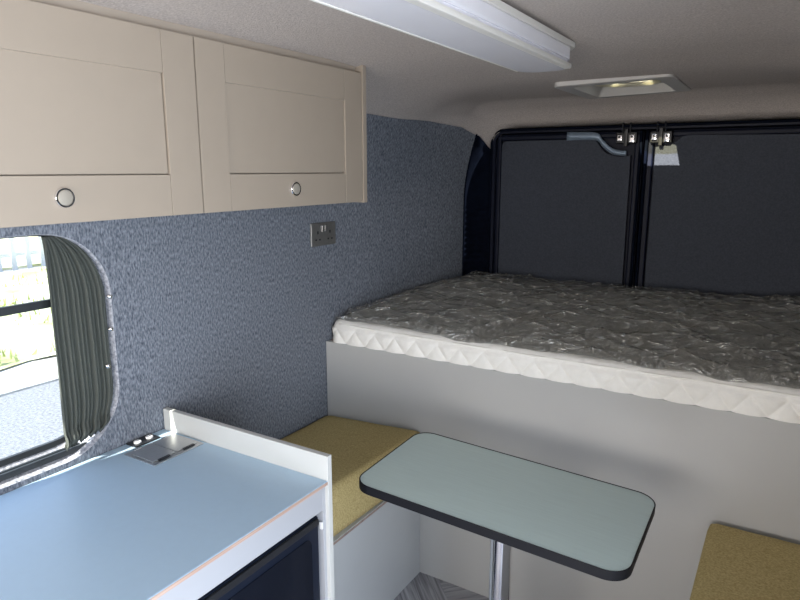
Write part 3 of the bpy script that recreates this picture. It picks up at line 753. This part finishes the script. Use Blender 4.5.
for k in range(5):
    A_, B_ = L[k], L[(k + 1) % 5]
    for i in range(len(A_)):
        j = (i + 1) % len(A_); bm.faces.new((A_[i], A_[j], B_[j], B_[i]))
o = bm_obj('edge_band', bm, M['black_edge'], tb, smooth=True, label='black plastic edge band'); o.location = (0, 0, 0.70); o.rotation_euler = TILT
bm = bmesh.new(); lathe(bm, [(0.0001, 0.012), (0.0285, 0.012), (0.0285, 0.65), (0.0001, 0.65)], (-0.002, 0.004, 0), (0, 0, 1), 40)
bm_obj('pedestal', bm, M['chrome'], tb, smooth=True, label='chrome tube pedestal')
bm = bmesh.new(); lathe(bm, [(0.0001, 0.65), (0.045, 0.65), (0.065, 0.665), (0.066, 0.676), (0.0001, 0.676)], (-0.002, 0.004, 0), (0, 0, 1), 32)
bm_obj('top_bracket', bm, M['brushed'], tb, smooth=True)
bm = bmesh.new(); lathe(bm, [(0.0001, 0.001), (0.085, 0.001), (0.085, 0.004), (0.05, 0.013), (0.0001, 0.014)], (-0.002, 0.004, 0), (0, 0, 1), 36)
bm_obj('floor_plate', bm, M['brushed'], tb, smooth=True)

# ------------------------------------------------------------------ bed base
bb_ = thing('bed_base', 'raised grey bed platform across the rear of the van', 'bed')
boxobj('front_panel', (-1.497, XR - 0.004, YB, YB + 0.018, 0.0, 0.848), M['bed_board'], bb_, 0.001)
bm = bmesh.new(); prism(bm, [(-1.496, YB + 0.0185), (XR - 0.004, YB + 0.0185), (0.27, YB + 0.35), (-1.45, YB + 0.35)], 0.835, 0.847); prism(bm, [(-1.435, YB + 0.35), (0.255, YB + 0.35), (0.19, 2.90), (-1.37, 2.90)], 0.835, 0.847)
bm_obj('platform', bm, M['ply'], bb_)
boxobj('support', (XC - 0.01, XC + 0.01, YB + 0.02, 2.9, 0.0, 0.834), M['bed_board'], bb_, 0.001)

# ------------------------------------------------------------------ mattress (rounded profile swept across, quilted)
mx0, mx1, my0, my1 = -1.492, XR - 0.006, 1.884, 2.945
def mtop(x, y):
    t = (y - my0) / (my1 - my0)
    return 0.930 + 0.038 * min(1, max(0, t) * 1.5) ** 0.8 + 0.008 * noise.noise(Vector((x * 1.4, y * 1.4, 2)))
def left_edge(y): return mx0 + interp(y, [(1.88, 0), (2.3, 0.035), (2.9, 0.105)]) + 0.004
N1, N2 = 420, 96
def mat_pt(u, v):
    """u along x, v round the profile from the bottom front, up, over and down the back"""
    r = 0.030; zb = 0.849
    per = [('f', 0.26), ('c1', 0.08), ('t', 0.46), ('c2', 0.06), ('b', 0.14)]
    x = u; s = v
    k = 0
    while k < 4 and s > per[k][1]: s -= per[k][1]; k += 1
    s /= per[k][1]; s = min(1, s)
    zt0 = mtop(x, my0 + r) ; zt1 = mtop(x, my1 - r)
    if k == 0: y, z, nrm = my0, zb + (zt0 - r - zb) * s, (-1, 0)
    elif k == 1:
        a = s * PI / 2; y, z, nrm = my0 + r - r * math.cos(a), zt0 - r + r * math.sin(a), (-math.cos(a), math.sin(a))
    elif k == 2: y = my0 + r + (my1 - my0 - 2 * r) * s; z = mtop(x, y); nrm = (0, 1)
    elif k == 3:
        a = s * PI / 2; y, z, nrm = my1 - r + r * math.sin(a), zt1 - r + r * math.cos(a), (math.sin(a), math.cos(a))
    else: y, z, nrm = my1, zt1 - r + (zb - zt1 + r) * s, (1, 0)
    # arc length style coordinate for quilting
    w = (z - zb) if k < 2 else (0.1 + y - my0)
    p_ = 0.088
    if k < 2: q = (abs(math.sin(PI * (x + w * 0.8) / p_)) * abs(math.sin(PI * (x - w * 0.8) / p_))) ** 0.3 * 0.012
    else: q = (abs(math.sin(PI * (x + w) / 0.12)) * abs(math.sin(PI * (x - w) / 0.12))) ** 0.4 * 0.008
    q += 0.0014 * noise.noise(Vector((x * 45, y * 45, z * 45)))
    if k == 1: q *= 0.3
    if k == 2: q *= 0.3 + 0.7 * min(1, (y - my0) / 0.1)
    # round off the left end
    el = x - mx0; rr = 0.055; sh = 0
    if el < rr: sh = rr - math.sqrt(max(0, rr * rr - (rr - el) ** 2))
    yy = y + nrm[0] * q; zz = z + nrm[1] * q
    if k < 2 or k == 2: yy += sh * 0.9 * max(0, 1 - (y - my0) / 0.2)
    if k >= 1 and k < 4: zz -= sh * 0.45
    xx = x
    # follow the tapering wall
    le_ = left_edge(y); xx = le_ + (x - mx0) * (2 * XC - 2 * le_ - 0.002) / (mx1 - mx0)
    return (xx, yy, max(zb, zz))
bm = bmesh.new()
vsl = lin(0, 0.34, 34) + lin(0.345, 0.80, 70) + lin(0.81, 1, 18)
V = grid(bm, lin(mx0, mx1, N1), vsl, mat_pt)
bm.faces.new([v for v in V[0]]); bm.faces.new([v for v in V[-1]][::-1])
mt = bm_obj('mattress', bm, M['quilt'], smooth='all', label='white quilted mattress lying on the raised bed platform', category='mattress')
bm = bmesh.new()
tube(bm, [(x, my0 + 0.004 + 0.0015 * math.sin(x * 30), mtop(x, my0 + 0.03) - 0.014) for x in lin(-1.44, mx1, 120)], 0.0042, 8)
bm_obj('piping', bm, M['piping'], mt, smooth='all', label='cream piping along the top edge')

# ------------------------------------------------------------------ plastic film
def ridged(x, y, s, seed):
    return 1 - abs(noise.noise(Vector((x * s, y * s, seed)))) * 2
def film_pt(u, v):
    x = mx0 + 0.012 + (mx1 - mx0 - 0.014) * u
    y = my0 + 0.010 + 0.004 * math.sin(x * 9) + 0.010 * noise.noise(Vector((x * 7, 3, 1))) + (my1 - my0 - 0.010) * v
    el = (x - mx0)
    base = mtop(x, max(my0 + 0.03, min(my1 - 0.03, y))) + 0.0115
    fy = y - my0
    if fy < 0.03: base -= 0.004 + 0.028 - math.sqrt(max(0, 0.028 ** 2 - (0.03 - max(fy, 0.004)) ** 2)) * 1.0
    if fy < 0.03: base += 0.004
    wx_, wy_ = x + 0.05 * noise.noise(Vector((x * 5, y * 5, 7))), y + 0.05 * noise.noise(Vector((x * 5, y * 5, 17)))
    k = 0.0
    k += 0.016 * max(0, ridged(wx_, wy_ * 2.2, 3.0, 1) - 0.55)
    k += 0.018 * max(0, ridged(wx_ * 1.4, wy_ * 2.0, 7.0, 2) - 0.60)
    k += 0.004 * max(0, ridged(wx_, wy_, 15.0, 3) - 0.45)
    k += 0.0012 * noise.noise(Vector((wx_ * 40, wy_ * 60, 4)))
    k += 0.010 * max(0, ridged(wx_ * 0.8, wy_ * 1.6, 5.5, 11)) ** 10
    k += 0.006 * max(0, ridged(wx_ * 1.2, wy_, 11.0, 12)) ** 8 * (0.4 + 0.9 * max(0, noise.noise(Vector((x * 3, y * 3, 30)))))
    # one long fold across the left and a loose lump at the far right
    d_ = (y - 2.04) + 0.04 * (x + 1.2) + 0.006 * math.sin(x * 14)
    if -1.45 < x < -0.8: k += 0.010 * math.exp(-(d_ / 0.010) ** 2) * math.sin((x + 1.45) / 0.65 * PI)
    k += 0.045 * math.exp(-((x - 0.22) / 0.18) ** 2 - ((y - 2.80) / 0.12) ** 2)
    k += 0.020 * math.exp(-((x + 1.22) / 0.16) ** 2 - ((y - 2.60) / 0.16) ** 2)
    sh = 0
    if el < 0.055: sh = 0.055 - math.sqrt(max(0, 0.055 ** 2 - (0.055 - el) ** 2)); base -= sh * 0.45
    k *= min(1, max(0.15, fy / 0.05))
    le_ = left_edge(y); xx = le_ + (x - mx0) * (2 * XC - 2 * le_ - 0.002) / (mx1 - mx0)
    return (xx, y + (sh * 0.9 * max(0, 1 - fy / 0.2)), base + k)
bm = bmesh.new(); grid(bm, lin(0, 1, 460), lin(0, 1, 270), film_pt)
bm_obj('plastic_cover', bm, M['film'], smooth='all', label='crinkled smoky plastic film spread over the mattress', category='plastic film')
